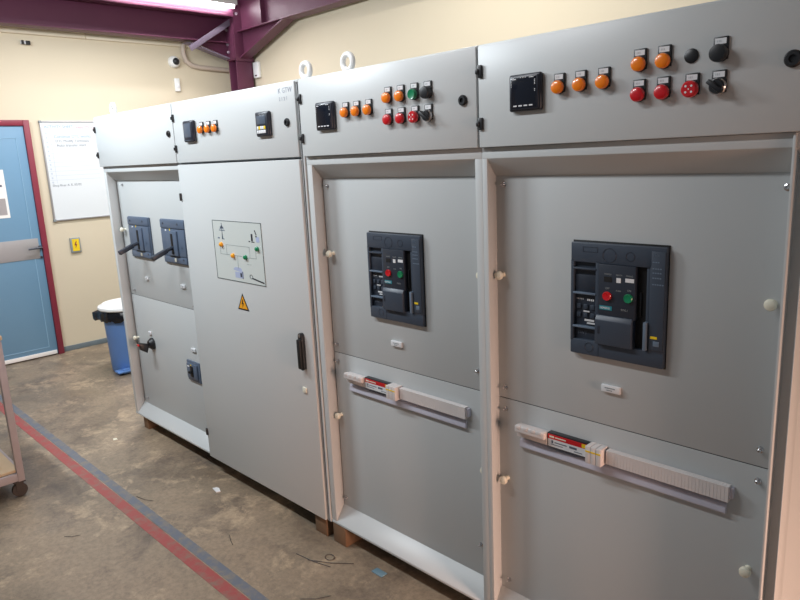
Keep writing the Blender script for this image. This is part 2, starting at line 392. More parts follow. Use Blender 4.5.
def top_door(t, x0, x1, locks, lr=.017):
    o = MB().box(x0, x1, -.006, .015, ZD + .004, ZT - .004, .003).build('top_door', 'cab', t)
    for z in (2.02, 1.862):
        MB().box(x0 + .002, x0 + .018, -.014, -.006, z - .019, z + .019, .002).box(x0 - .004, x0 + .008, -.018, -.004, z - .008, z + .008, .003).build('hinge', 'black', o)
    x, z = locks
    k = MB().lathe([(lr, 0), (lr, .006), (lr * .8, .010), (lr * .45, .010), (lr * .4, .005)], (x, -.006, z), 'y-', 24)
    k.build('lock', 'black', o)
    return o
def eye(t, x):
    e = MB(); R = .029
    e.tube([(x + R * math.cos(a), .035, ZT + .034 + R * math.sin(a)) for a in [2 * PI * k / 24 for k in range(24)]], .011, 10, closed=True)
    e.lathe([(.019, 0), (.019, .006), (.011, .011), (.010, .016)], (x, .035, ZT), 'z', 20)
    e.build('lifting_eye', 'white', t)
def knob(t, x, z):
    MB().lathe([(.009, 0), (.007, .003), (.007, .014), (.011, .016), (.0145, .020), (.0155, .027), (.013, .033), (.007, .036)], (x, YP, z), 'y-', 20).build('panel_fastener', 'cream', t)
def screw(t, x, z):
    MB().lathe([(.009, 0), (.009, .002), (.005, .004), (.005, .012), (.003, .014)], (x, YP, z), 'y-', 12).build('screw', 'metal', t)

def lamp(t, x, z, kind, y=-.006):
    p = MB().box(x - .0175, x + .0175, y - .006, y, z - .014, z + .038, .0015)
    p.lathe([(.019, .0), (.019, .008), (.0175, .010)], (x, y - .001, z), 'y-', 24)
    names = {'orange': 'pilot_lamp', 'red': 'pilot_lamp', 'green': 'push_button', 'knob': 'push_button', 'star': 'pilot_lamp', 'select': 'selector_switch'}
    o = p.build(names[kind], 'black', t)
    MB().box(x - .013, x + .013, y - .0068, y - .006, z + .0215, z + .0345).build('name_plate', 'label', o)
    q = MB().text('LAMP' if False else 'I I I', .007, FRONT(x - .008, y - .0069, z + .0255)).build('name_text', 'grey', o)
    if kind in ('orange', 'red'):
        MB().lathe([(.018, 0), (.0185, .008), (.017, .012), (.013, .0145), (.004, .0155)], (x, y - .010, z), 'y-', 24).build('lens', kind, o)
    elif kind == 'green':
        MB().lathe([(.018, 0), (.018, .010), (.016, .013), (.013, .012)], (x, y - .010, z), 'y-', 24).build('button', 'green', o)
    elif kind == 'knob':
        MB().lathe([(.019, 0), (.0205, .006), (.0205, .013), (.0185, .018), (.010, .020)], (x, y - .010, z), 'y-', 26).build('button', 'black', o)
    elif kind == 'star':
        MB().lathe([(.0195, 0), (.0205, .006), (.0195, .012), (.016, .015)], (x, y - .010, z), 'y-', 26).build('lens', 'red', o)
        s_ = MB()
        for a in (PI / 4, 3 * PI / 4, 5 * PI / 4, 7 * PI / 4):
            cx, cz = x + .010 * math.cos(a), z + .010 * math.sin(a)
            s_.lathe([(.0028, 0), (.0028, .0008)], (cx, y - .025, cz), 'y-', 8)
        s_.lathe([(.0018, 0), (.0018, .0008)], (x, y - .025, z), 'y-', 8)
        s_.build('lens_marks', 'label', o)
    else:
        MB().lathe([(.020, 0), (.020, .006), (.0175, .009), (.0175, .004)], (x, y - .009, z), 'y-', 26).build('bezel_ring', 'metal', o)
        m_ = Matrix.Translation((x, y, z)) @ Matrix.Rotation(math.radians(40), 4, 'Y')
        MB().lathe([(.0165, 0), (.0165, .012), (.015, .014)], (x, y - .010, z), 'y-', 24).box(-.021, .021, -.038, -.020, -.0055, .0055, .002, mtx=m_).build('turn_handle', 'black', o)
    return o
def meter(t, x0, x1, z0, z1, kind):
    y = -.006
    o = MB().box(x0, x1, y - .016, y, z0, z1, .006, seg=3).box(x0 + .006, x1 - .006, y - .02, y - .012, z0 + .005, z1 - .005, .004).build('power_meter', 'navy', t)
    w, h = x1 - x0, z1 - z0; yf = y - .0202
    if kind == 'full':
        MB().box(x0 + .012, x1 - .012, yf - .001, yf + .001, z0 + .010, z1 - .010, .0008).build('display', 'screen', o)
        m_ = MB()
        for k in range(4): m_.box(x0 + w * (.18 + k * .165), x0 + w * (.29 + k * .165), yf - .0016, yf - .001, z0 + h * .13, z0 + h * .165)
        m_.box(x0 + w * .15, x0 + w * .27, yf - .0016, yf - .001, z0 + h * .855, z0 + h * .88)
        m_.box(x0 + w * .68, x0 + w * .82, yf - .0016, yf - .001, z0 + h * .875, z0 + h * .89)
        for k in range(3): m_.box(x0 + w * (.40 + k * .08), x0 + w * (.42 + k * .08), yf - .0016, yf - .001, z0 + h * .885, z0 + h * .905)
        for z in (.80, .76, .72, .69, .55, .51): m_.box(x0 + w * .84, x0 + w * .865, yf - .0016, yf - .001, z0 + h * z, z0 + h * (z + .022))
        for z in (.78, .72, .66): m_.box(x0 + w * .115, x0 + w * .125, yf - .0016, yf - .001, z0 + h * z, z0 + h * (z + .03))
        m_.build('display_marks', 'label', o)
    elif kind == 'plain':
        MB().box(x0 + w * .14, x0 + w * .80, yf - .001, yf + .001, z0 + h * .22, z0 + h * .88, .0008).build('display', 'lcd', o)
        MB().box(x0 + w * .10, x0 + w * .72, yf - .0012, yf + .001, z0 + h * .07, z0 + h * .095).build('display_marks', 'lcd', o)
    else:
        MB().box(x0 + w * .16, x0 + w * .80, yf - .001, yf + .001, z0 + h * .50, z0 + h * .84, .0008).build('display', 'lcd', o)
        for k in range(5):
            MB().box(x0 + w * (.17 + k * .13), x0 + w * (.28 + k * .13), yf - .003, yf, z0 + h * .29, z0 + h * .42, .001).build('key', 'yellow' if k in (1, 4) else 'label', o)
            MB().box(x0 + w * (.17 + k * .13), x0 + w * (.28 + k * .13), yf - .003, yf, z0 + h * .13, z0 + h * .26, .001).build('key', 'label', o)
        MB().text('- - -', .008, FRONT(x0 + w * .35, yf - .0005, z0 + h * .87)).build('display_marks', 'label', o)
    return o

def breaker(t, bx, bz, model):
    # (bx, bz) = lower left corner of the bezel; 0.30 x 0.347
    Y = .060; K = 1.018
    X = lambda a: bx + a * K
    Z = lambda a: bz + a * K
    B = lambda m_, x0, x1, z0, z1, y0, y1, bev=.0015, mi=0: m_.box(X(x0), X(x1), y0, y1, Z(z0), Z(z1), bev, mi)
    W, H = .293, .343
    b = MB()
    B(b, 0, W, 0, .046, Y, YP, .003); B(b, 0, W, .284, H, Y, YP, .003)          # bottom and top bars
    B(b, 0, .010, .04, .29, Y, YP); B(b, .247, W, .04, .29, Y, YP, .003)        # sides
    B(b, .082, .094, .04, .29, Y, YP)
    B(b, .237, .247, .04, .29, Y + .004, YP)
    o = b.build('circuit_breaker', 'slate', t)
    q = MB(); B(q, -.001, W + .002, -.003, H + .005, YP - .0035, YP, .001); q.build('door_seal', 'matte', o)
    q = MB()
    B(q, .252, .291, .052, H - .012, Y - .003, Y, .001); q.build('side_cover', 'slate', o)
    # bay with trip unit
    q = MB(); B(q, .010, .082, .04, .29, Y + .012, YP - .004, 0); q.build('trip_unit', 'slate2', o)
    q = MB(); B(q, .012, .080, .19, .245, Y + .007, Y + .014, .002); q.build('display_cover', 'slate2', o)
    for z in (.262, .187, .083):
        q = MB(); B(q, .008, .084, z, z + .006, Y - .002, Y + .018, .0015); q.build('trim_bar', 'slate3' if z < .2 else 'slate', o)
    for i in range(3):
        for j in range(2):
            q = MB(); B(q, .016 + i * .023, .030 + i * .023, .140 - j * .026, .155 - j * .026, Y + .008, Y + .014, .0015)
            q.build('key', 'slate', o)
    q = MB()
    for i in range(5): B(q, .015 + i * .005, .0168 + i * .005, .168, .172, Y + .0112, Y + .0122, 0)
    for i in range(4): B(q, .050 + i * .006, .054 + i * .006, .166, .172, Y + .0112, Y + .0122, 0)
    B(q, .040, .060, .132, .136, Y + .0072, Y + .0082, 0); B(q, .044, .076, .104, .110, Y + .0072, Y + .0082, 0); B(q, .052, .078, .096, .100, Y + .0072, Y + .0122, 0)
    q.build('unit_marks', 'label', o)
    q = MB(); q.text('3WT', .016, FRONT(X(.018), Y + .0115, Z(.060))); q.build('unit_text', 'inkblack', o)
    # operating panel
    q = MB(); B(q, .094, .208, .128, .284, Y - .004, YP, .0015); q.build('control_panel', 'slate2', o)
    yp = Y - .0042
    q = MB(); B(q, .112, .136, .234, .249, yp - .001, yp + .002, 0); q.build('indicator_window', 'matte', o)
    q = MB(); B(q, .151, .164, .234, .248, yp - .001, yp + .002, 0); q.build('indicator_window', 'label', o)
    q = MB(); B(q, .178, .204, .238, .249, yp - .001, yp + .002, 0); q.build('indicator_window', 'label', o)
    for (x, mm) in ((.123, 'red'), (.189, 'green')):
        MB().lathe([(.0135, 0), (.0135, .005), (.012, .007), (.009, .006)], (X(x), yp, Z(.192)), 'y-', 24).build('button', mm, o)
    q = MB()
    q.text('TRIPPED', .0065, FRONT(X(.112), yp - .0003, Z(.254))).text('READY', .0065, FRONT(X(.149), yp - .0003, Z(.254))).text('SPRING', .0065, FRONT(X(.180), yp - .0003, Z(.254)))
    q.text('OFF', .008, FRONT(X(.116), yp - .0003, Z(.212))).text('ON', .008, FRONT(X(.184), yp - .0003, Z(.212))).text('PUSH', .0065, FRONT(X(.150), yp - .0003, Z(.208)))
    q.text(model, .009, FRONT(X(.166), yp - .0003, Z(.153)))
    q.build('panel_text', 'grey', o)
    q = MB(); B(q, .099, .138, .150, .162, yp - .001, yp + .001, 0); q.build('brand_plate', 'teal', o)
    MB().text('SIEMENS', .0088, FRONT(X(.100), yp - .0012, Z(.153))).build('brand_text', 'label', o)
    # hand lever cover
    q = MB().prism([(YP, Z(.133)), (Y - .006, Z(.133)), (Y - .014, Z(.119)), (Y - .014, Z(.046)), (YP, Z(.040))], X(.090), X(.203), 'x', .002)
    q.build('lever_cover', 'slate', o)
    q = MB(); B(q, .098, .106, .078, .102, Y - .0148, Y - .013, .0005); q.build('cover_mark', 'slate2', o)
    # slot
    q = MB(); B(q, .208, .237, .048, .300, Y + .014, YP - .0005, 0); B(q, .209, .236, .300, .309, Y + .01, YP, .001); q.build('charging_slot', 'matte', o)
    q = MB(); B(q, .215, .221, .14, .21, Y + .009, Y + .016, .001); q.build('charging_lever', 'black', o)
    q = MB(); B(q, .236, .246, .048, .130, Y - .010, Y + .016, .002); q.build('slot_lip', 'slate3', o)
    q = MB()
    for (cx, cz, r) in ((.125, .310, .021), (.189, .311, .013), (.064, .026, .014)):
        q.tube([(X(cx) + r * math.cos(a), Y - .0002, Z(cz) + r * math.sin(a)) for a in [2 * PI * k / 28 for k in range(28)]], .0009, 6, closed=True)
    for (x0, x1, z) in ((.040, .088, .316), (.040, .088, .330)): B(q, x0, x1, z, z + .0012, Y - .0006, Y + .001, 0)
    for x in (.040, .087): B(q, x, x + .0012, .316, .331, Y - .0006, Y + .001, 0)
    B(q, .094, .0955, .002, .046, Y - .0006, Y + .001, 0)
    q.build('bezel_grooves', 'slate2', o)
    q = MB()
    for z, n in ((.300, 3), (.282, 4), (.270, 4), (.256, 4), (.238, 5)):
        for k in range(n): B(q, .256 + k * .0068, .261 + k * .0068, z, z + .0035, Y - .0036, Y - .003, 0)
    q.text('1600', .009, FRONT(X(.257), Y - .0034, Z(.318)))
    q.build('rating_marks', 'slate3', o)
    q = MB(); B(q, .256, .275, .085, .092, Y - .0042, Y - .003, 0); q.build('warning_label', 'yellow', o)
    q = MB(); B(q, .264, .282, .064, .079, Y - .0045, Y - .003, .0005); q.build('counter_window', 'slate3', o)
    return o

def terminal_row(t, x0, x1):
    ya, z0, z1 = .040, .806, .856
    L = x1 - x0
    xa, xb, xc = x0 + .120, x0 + .272, x0 + .272 + .058
    o = MB().box(x0 + .002, x1, .062, YP, z0 + .010, z1 - .008, .001).build('terminal_strip', 'zinc', t)
    q = MB().box(x0, xa, ya + .010, YP - .004, z0 + .004, z1 - .004, .002).box(x0, xa, ya - .006, ya + .02, z0 + .024, z1, .006, seg=3)
    for k in range(4): q.box(x0 + .006 + k * .029, x0 + .026 + k * .029, ya - .008, ya + .01, z1 - .012, z1 + .001, .003)
    q.build('relay_block', 'ribs', o)
    MB().box(xa + .001, xb, ya + .014, YP - .002, z0 + .000, z1 + .001, .0015).build('controller', 'black', o)
    MB().box(xa + .004, xb - .002, ya + .012, ya + .0145, z1 - .019, z1 - .003).build('label_band', 'red', o)
    MB().box(xa + .004, xb - .002, ya + .012, ya + .0145, z0 + .004, z1 - .019).build('label_face', 'label', o)
    MB().box(xb - .022, xb - .004, ya + .0112, ya + .013, z1 - .0165, z1 - .004).build('label_flash', 'yellow', o)
    MB().box(xa + .010, xa + .028, ya + .0114, ya + .0121, z1 - .014, z1 - .008).box(xa + .032, xa + .072, ya + .0114, ya + .0121, z1 - .013, z1 - .009).build('label_text', 'cream', o)
    q = MB().box(xa + .018, xa + .024, ya + .0114, ya + .0121, z0 + .017, z0 + .027).box(xa + .030, xa + .075, ya + .0114, ya + .0121, z0 + .020, z0 + .023).box(xa + .085, xa + .112, ya + .0114, ya + .0121, z0 + .018, z0 + .025).box(xa + .016, xa + .060, ya + .0114, ya + .0121, z0 + .012, z0 + .014).box(xb - .05, xb - .02, ya + .0114, ya + .0121, z0 + .010, z0 + .012)
    q.build('label_text', 'inkblack', o)
    for k in range(3):
        a = xb + .001 + k * .0185
        MB().box(a, a + .0175, ya - .008, YP - .002, z0 - .004, z1 + .003, .0015).build('terminal_block', 'ribs', o)
        MB().box(a + .001, a + .0165, ya - .0088, ya - .007, z0 + .034, z0 + .039).build('terminal_mark', 'yellow', o)
    q = MB(); x1 -= .008; n = int((x1 - xc - .004) / .0098); st = (x1 - xc - .004) / n
    for k in range(n): q.box(xc + .004 + k * st, xc + .004 + (k + 1) * st - .0002, ya + .012, YP - .004, z0 + .002, z1 - .002, .0005, seg=1)
    q.build('blanking_cover', 'ribs', o)
    q = MB().prism([(YP, .795), (.074, .795), (.068, .790), (.064, .768), (.066, .765), (YP, .765)], x0, x1 - .010, 'x', .001)
    q.build('label_holder', 'zinc', t)
def name_plate(t, x, z, w=.062, h=.022, y=YP):
    o = MB().box(x - w / 2, x + w / 2, y - .010, y, z - h / 2, z + h / 2, .0015).build('name_plate', 'label', t)
    q = MB().box(x - w * .3, x + w * .25, y - .0105, y - .0098, z + h * .05, z + h * .2).box(x - w * .2, x + w * .1, y - .0105, y - .0098, z - h * .25, z - h * .12)
    q.build('plate_text', 'grey', o)

# --- cabinet A : far left
CG = 'row of grey switchgear cabinets'
xa, xb = -3.118, -2.056
t = thing('switchgear_cabinet', ((xa + xb) / 2, .3, ZB), 'leftmost grey cabinet with two lever breakers side by side in its recessed panel', 'cabinet', CG)
shell(t, xa, xb); front_frame(t, xa + .008, xb, xa + .042, xb - .012); panels(t, xa + .03, xb - .006, .943)
top_door(t, xa - .004, xb - .004, (-2.11, 1.944))
eye(t, -2.89)
def lever_breaker(x0):
    Y = .060; z0, z1 = 1.209, 1.471; w = .305
    o = MB().box(x0, x0 + w, Y + .006, YP, z0, z1, .004).box(x0 + .004, x0 + w - .004, Y, Y + .01, z0 + .21, z1 - .004, .003).box(x0 + .012, x0 + w - .006, Y - .002, Y + .01, z0 + .048, z0 + .205, .003).box(x0 + .03, x0 + w - .01, Y, Y + .01, z0 + .006, z0 + .044, .002).build('lever_breaker', 'slate1', t)
    MB().box(x0 + .09, x0 + .22, Y - .012, Y, z0 + .050, z0 + .196, .004).build('raised_face', 'slate1', o)
    MB().box(x0 + .150, x0 + .175, Y - .014, Y - .010, z0 + .060, z0 + .180, .001).build('lever_slot', 'matte', o)
    q = MB().tube([(x0 + .163, Y - .005, z0 + .100), (x0 + .161, .0, z0 + .084)], .011, 10)
    mt_ = Matrix.Translation((x0 + .161, .010, z0 + .086)) @ Matrix.Rotation(math.radians(22), 4, 'X')
    q.box(-.017, .017, -.098, 0, -.013, .013, .005, mtx=mt_)
    q.build('lever', 'slate2', o)
    MB().box(x0 + .125, x0 + .133, Y - .0032, Y - .001, z1 - .066, z1 - .054).build('yellow_mark', 'yellow', o)
    MB().box(x0 + .07, x0 + .085, Y - .0032, Y - .001, z1 - .070, z1 - .060).build('white_mark', 'label', o)
    MB().box(x0 + .150, x0 + .172, Y - .0010, Y + .001, z0 + .014, z0 + .034).build('rating_plate', 'cream', o)
    for (dx, dz) in ((.045, .236), (.225, .236), (.26, .10), (.26, .03)):
        MB().lathe([(.007, 0), (.006, .002)], (x0 + dx, Y, z0 + dz), 'y-', 12).build('screw', 'slate2', o)
    return o
lever_breaker(-2.963); lever_breaker(-2.498)
# rotary isolator
o = MB().lathe([(.040, 0), (.040, .010), (.030, .022), (.024, .030)], (-2.845, YP, .632), 'y-', 24).build('rotary_isolator', 'black', t)
mt_ = Matrix.Translation((-2.845, .045, .622)) @ Matrix.Rotation(math.radians(-18), 4, 'X')
MB().prism([(0, .016), (0, -.045), (-.050, -.030), (-.066, .004), (-.062, .014)], -.014, .014, 'x', .004, mtx=mt_).build('turn_handle', 'black', o)
MB().box(-2.857, -2.833, -.024, -.018, .636, .648, .001).build('handle_mark', 'red', o)
# small moulded breaker
o = MB().box(-2.365, -2.210, .066, YP, .490, .616, .003).box(-2.351, -2.228, .056, .068, .510, .602, .003).build('compact_breaker', 'slate1', t)
MB().box(-2.304, -2.270, .052, .058, .523, .588, .002).build('toggle_slot', 'matte', o)
MB().box(-2.298, -2.278, .034, .056, .548, .562, .003).build('toggle', 'black', o)
MB().box(-2.30, -2.288, .0545, .057, .591, .598).build('yellow_mark', 'yellow', o)
MB().box(-2.338, -2.315, .0545, .057, .580, .588).build('white_mark', 'label', o)
name_plate(t, -2.272, .690, .05, .02); name_plate(t, -2.31, 1.075, .05, .02); name_plate(t, -2.86, .703, .034, .02)
name_plate(t, -2.80, 1.075, .034, .02)
knob(t, -3.045, 1.38); knob(t, -3.065, .64)
for x, z in ((-3.0, 1.67), (-3.03, .21), (-2.20, .97), (-3.02, .975)): screw(t, x, z)

# --- cabinet B
xa, xb = -2.056, -.940
t = thing('switchgear_cabinet', ((xa + xb) / 2, .3, ZB), 'grey cabinet with one full-height flat door, circuit diagram and black handle', 'cabinet', CG)
shell(t, xa, xb)
top_door(t, xa + .004, xb - .022, (-1.025, 1.934))
b = MB().box(xa + .001, xa + .03, .014, .06, ZB, ZD - .006).box(-.962, xb - .001, .006, .06, ZB, ZT - .012).box(xa + .03, -.962, .03, .06, ZB, ZD - .006)
b.build('front_frame', 'cab', t)
MB().box(-.954, -.951, .003, .022, ZB + .002, ZT - .016, .0008).build('door_gasket', 'gasket', t)
dr = MB().box(xa + .004, -.964, -.007, .016, ZB + .003, ZD - .006, .003).build('door', 'cab', t)
for z in (1.609, .256): MB().box(xa + .0, xa + .016, -.015, -.004, z - .020, z + .020, .002).build('hinge', 'black', dr)
q = MB().prism([(-1.035 + .016 * math.cos(a), z + .016 * math.sin(a)) for z, rng in ((.997, range(0, 7)), (.852, range(6, 13))) for a in [PI * k / 6 for k in rng]], -.024, -.007, 'y', .002)
hd = q.build('door_handle', 'black', dr)
MB().box(-1.047, -1.023, -.038, -.022, .845, .985, .005).build('swing_lever', 'matte', hd)
MB().lathe([(.008, 0), (.008, .002), (.004, .003)], (-1.035, -.024, 1.0), 'y-', 14).build('lock_cylinder', 'metal', hd)
MB().box(-1.060, -1.032, -.014, -.007, .724, .750, .003).build('door_tab', 'cream', dr)
# mimic diagram
mx0, mx1, mz0, mz1 = -1.7430, -1.2950, 1.196, 1.498
mm = MB().box(mx0, mx1, -.0085, -.007, mz0, mz1).build('circuit_diagram', 'mimicbg', t)
q = MB()
for a in ((mx0, mx1, mz0, mz0 + .003), (mx0, mx1, mz1 - .003, mz1), (mx0, mx0 + .004, mz0, mz1), (mx1 - .004, mx1, mz0, mz1)): q.box(a[0], a[1], -.0092, -.0084, a[2], a[3])
q.build('diagram_border', 'mimicline', mm)
q = MB(); yd = -.0092
for a in ((-1.6870, -1.6840, 1.326, 1.375), (-1.6870, -1.5970, 1.326, 1.329), (-1.5720, -1.4870, 1.326, 1.329), (-1.4620, -1.3590, 1.323, 1.326), (-1.3610, -1.3580, 1.323, 1.37),
          (-1.6270, -1.6240, 1.33, 1.378), (-1.6270, -1.4120, 1.376, 1.3785), (-1.4140, -1.4115, 1.325, 1.378), (-1.5290, -1.5260, 1.26, 1.328), (-1.4470, -1.4070, 1.29, 1.292)):
    q.box(a[0], a[1], yd, -.0084, a[2], a[3])
q.build('diagram_wiring', 'mimicthin', mm)
q = MB()                                                            # pylon
q.box(-1.6550, -1.6510, yd, -.0084, 1.405, 1.485)
q.prism([(-1.6750, 1.452), (-1.6530, 1.478), (-1.6310, 1.452), (-1.6530, 1.458)], yd, -.0084, 'y')
q.box(-1.6810, -1.6250, yd, -.0084, 1.446, 1.450).box(-1.6690, -1.6370, yd, -.0084, 1.462, 1.466)
q.prism([(-1.6590, 1.405), (-1.6540, 1.452), (-1.6470, 1.405)], yd, -.0084, 'y')
q.box(-1.6590, -1.6370, yd, -.0084, 1.403, 1.407).box(-1.6990, -1.6810, yd, -.0084, 1.405, 1.412)
q.build('pylon_drawing', 'slate3', mm)
q = MB().box(-1.3890, -1.3750, yd, -.0084, 1.408, 1.442).box(-1.4120, -1.3990, yd, -.0084, 1.403, 1.408).box(-1.3890, -1.3620, yd, -.0084, 1.402, 1.406)
q.prism([(-1.3580, 1.460), (-1.3510, 1.462), (-1.3390, 1.440), (-1.3450, 1.438)], yd, -.0084, 'y').box(-1.3490, -1.3390, yd, -.0084, 1.428, 1.436)
q.build('generator_drawing', 'navy', mm)
q = MB().box(-1.3470, -1.3190, yd, -.0084, 1.405, 1.43).prism([(-1.5730, 1.262), (-1.5520, 1.270), (-1.5070, 1.268), (-1.4900, 1.250), (-1.4900, 1.244), (-1.5730, 1.254)], yd, -.0084, 'y').box(-1.5620, -1.4870, yd, -.0084, 1.216, 1.246)
q.build('house_drawing', 'lavender', mm)
q = MB().box(-1.5150, -1.5010, yd - .0004, -.0084, 1.222, 1.242).box(-1.4950, -1.4900, yd - .0004, -.0084, 1.214, 1.250)
q.tube([(-1.4170 + .012 * math.cos(a), -.009, 1.232 + .010 * math.sin(a)) for a in [2 * PI * k / 16 for k in range(16)]], .0012, 5, closed=True)
q.prism([(-1.4090, 1.222), (-1.4030, 1.228), (-1.3070, 1.214), (-1.3070, 1.207)], yd, -.0084, 'y')
q.build('maker_mark', 'navy', mm)
for x, z, c_ in ((-1.6670, 1.376, 'amber'), (-1.5630, 1.326, 'amber'), (-1.4490, 1.326, 'green'), (-1.3390, 1.374, 'green')):
    MB().lathe([(.011, 0), (.012, .003), (.011, .010), (.007, .014), (.002, .015)], (x, -.0085, z), 'y-', 20).build('indicator_light', c_, mm)
# warning triangle
q = MB().prism([(-1.5690, 1.053), (-1.5180, 1.138), (-1.4670, 1.053)], -.0085, -.007, 'y'); w = q.build('warning_sticker', 'matte', t)
MB().prism([(-1.5570, 1.060), (-1.5180, 1.125), (-1.4790, 1.060)], -.0092, -.0084, 'y').build('sticker_field', 'amber', w)
MB().prism([(-1.5180, 1.108), (-1.5290, 1.083), (-1.5200, 1.085), (-1.5250, 1.063), (-1.5090, 1.090), (-1.5180, 1.088), (-1.5110, 1.108)], -.0098, -.0091, 'y').build('lightning_mark', 'matte', w)
meter(t, -1.918, -1.812, 1.890, 1.996, 'plain'); meter(t, -1.245, -1.140, 1.884, 1.990, 'keys')
for x in (-1.748, -1.679, -1.612): lamp(t, x, 1.944, 'orange')
q = MB().text('K GTW', .030, FRONT(-1.078, -.0064, 2.055)).text('2 1 2 1', .022, FRONT(-1.075, -.0064, 2.024))
q.build('pencil_marks', 'pencil', t)

# --- cabinets C and D
def breaker_cabinet(xa, xb, la, lb, label, bx, bzz, rail, lamps, top, mtr, locks, kn, sc, model, lr=.017):
    t = thing('switchgear_cabinet', ((xa + xb) / 2, .3, ZB), label, 'cabinet', CG)
    shell(t, xa, xb); front_frame(t, xa, xb, la, lb); panels(t, la - .017, lb + .011, .925)
    top_door(t, xa + .004, xb - .004, locks, lr)
    meter(t, *mtr, 'full')
    breaker(t, bx, bzz, model); terminal_row(t, *rail)
    name_plate(t, bx + .135, bzz - .098)
    for x in lamps[0]: lamp(t, x, 1.945, 'orange')
    for x, k in zip(lamps[1], top):
        if k == 'plug': MB().lathe([(.0175, 0), (.017, .003), (.012, .005), (.004, .006)], (x - .006, -.006, 1.982), 'y-', 24).build('blanking_plug', 'black', t)
        else: lamp(t, x, 1.978, k)
    for x, k in zip(lamps[1], ('red', 'red', 'star', 'select')): lamp(t, x, 1.903, k)
    for x, z in kn: knob(t, x, z)
    for x, z in sc: screw(t, x, z)
    return t
c3 = breaker_cabinet(-.938, 0, -.903, -.030, 'grey cabinet second from right, recessed panel with large breaker and lifting eyes', -.638, 1.130, (-.813, -.127),
    ((-.637, -.573, -.506), (-.402, -.337, -.271, -.208)), ('orange', 'orange', 'green', 'knob'), (-.812, -.700, 1.886, 1.994), (-.058, 1.940),
    ((-.878, 1.375), (-.895, .628), (-.05, 1.36), (-.05, .63)), ((-.888, 1.662), (-.893, .965), (-.895, .885), (-.90, .21), (-.09, 1.0), (-.09, .3)), '3WL1')
eye(c3, -.928); eye(c3, -.662)
c4 = breaker_cabinet(0, .940, .020, .904, 'rightmost and nearest grey cabinet, recessed panel with large breaker', .300, 1.147, (.100, .806),
    ((.300, .368, .438), (.539, .603, .675, .739)), ('orange', 'orange', 'plug', 'knob'), (.133, .245, 1.888, 1.994), (.896, 1.947),
    ((.030, 1.367), (.038, .622), (.868, 1.372), (.853, .62)), ((.036, 1.668), (.034, .965), (.034, .885), (.04, .21), (.880, 1.66), (.862, .975), (.862, .885)), '3WL1', .019)
# timber blocks
for i, (x0, x1, y0, lb) in enumerate(((-3.055, -2.985, .035, 'timber bearer under the leftmost cabinet, nearest the blue bin'),
        (-1.075, -.985, .012, 'left timber bearer of the pair under the joint by the black-handled door'),
        (-.935, -.845, .012, 'right timber bearer of the pair, under the sloping white sill'))):
    tag(MB().box(x0, x1, y0, .58, 0, ZB, .003).build('timber_block', 'wood'), lb, 'wooden block', 'timber bearers under the cabinets')

# ------------------------------------------------------------------ floor markings and scraps
tag(MB().box(X0 + .3, 3.0, -.562, -.503, 0, .0012).build('floor_line', 'redline'), 'worn red painted line running along the concrete floor', 'floor line')
tag(MB().box(X0 + .3, 3.0, -.497, -.448, 0, .001).build('floor_line', 'blueline'), 'worn grey-blue painted line alongside the red line', 'floor line')
def G(x, y, z=.003): return (x, y, z)
def curl(name, cx, cy, r, label, mat_='wire', rad=.0015):
    pts = [(cx + (r + .006 * k / 14) * math.cos(a), cy + (r + .006 * k / 14) * math.sin(a) * .8, .004) for k, a in enumerate([2 * PI * j / 14 * 1.1 for j in range(15)])]
    tag(MB().tube(pts, rad, 6).build(name, mat_), label, 'wire scrap')
curl('wire_offcut', -.84, -.09, .022, 'curled loop of dark wire on floor in front of the timber pair')
def stick(p0, p1, label, rad=.0012, mat_='wire', name='wire_offcut'):
    mid = ((p0[0] + p1[0]) / 2 + .008, (p0[1] + p1[1]) / 2 - .006)
    tag(MB().tube([G(*p0), G(*mid), G(*p1)], rad, 6).build(name, mat_), label, 'wire scrap')

# ------------------------------------------------------------------ pedal bin
bx, by = -4.55, .612
t = thing('pedal_bin', (bx, by, 0), 'blue plastic pedal bin with white lid behind the leftmost cabinet', 'bin')
MB().lathe([(.180, 0), (.186, .01), (.205, .49), (.21, .50), (.20, .50)], (bx, by, 0), 'z', 40).build('bin_body', 'binblue', t)
MB().lathe([(.235, .562), (.242, .572), (.238, .590), (.215, .598), (.20, .612), (.12, .622), (.01, .624)], (bx, by, 0), 'z', 40).build('bin_lid', 'white', t)
q = MB().box(bx + .10, bx + .20, by - .22, by - .10, .022, .036, .004).box(bx + .15, bx + .19, by - .17, by - .11, .012, .05, .003); q.build('pedal', 'binblue', t)
bm = MB(); tt = bmesh.new(); seg = 72; rings = []
for k, (r, z) in enumerate(((.2125, .503), (.216, .485), (.232, .468), (.238, .49), (.234, .53), (.224, .558), (.2125, .561))):
    ring = []
    for i in range(seg):
        a = 2 * PI * i / seg; n = math.sin(a * 13 + k) * .006 + math.sin(a * 29 + 2 * k) * .004 + random.uniform(-.003, .003)
        ex = .075 * math.exp(-((a - PI * 1.28) / .16) ** 2) if k in (2, 3, 4) else 0
        rr = r + (n if k > 0 else 0) + ex
        ring.append(tt.verts.new((bx + rr * math.cos(a), by + rr * math.sin(a), z + (n * 1.6 if k in (1, 2, 3) else 0))))
    rings.append(ring)
for k in range(len(rings) - 1):
    for i in range(seg): tt.faces.new((rings[k][i], rings[k][(i + 1) % seg], rings[k + 1][(i + 1) % seg], rings[k + 1][i]))
bm._merge(tt); tag(bm.build('bin_liner', 'bag', smooth=50), 'crumpled black bin bag folded over the rim of the blue bin', 'bin bag')

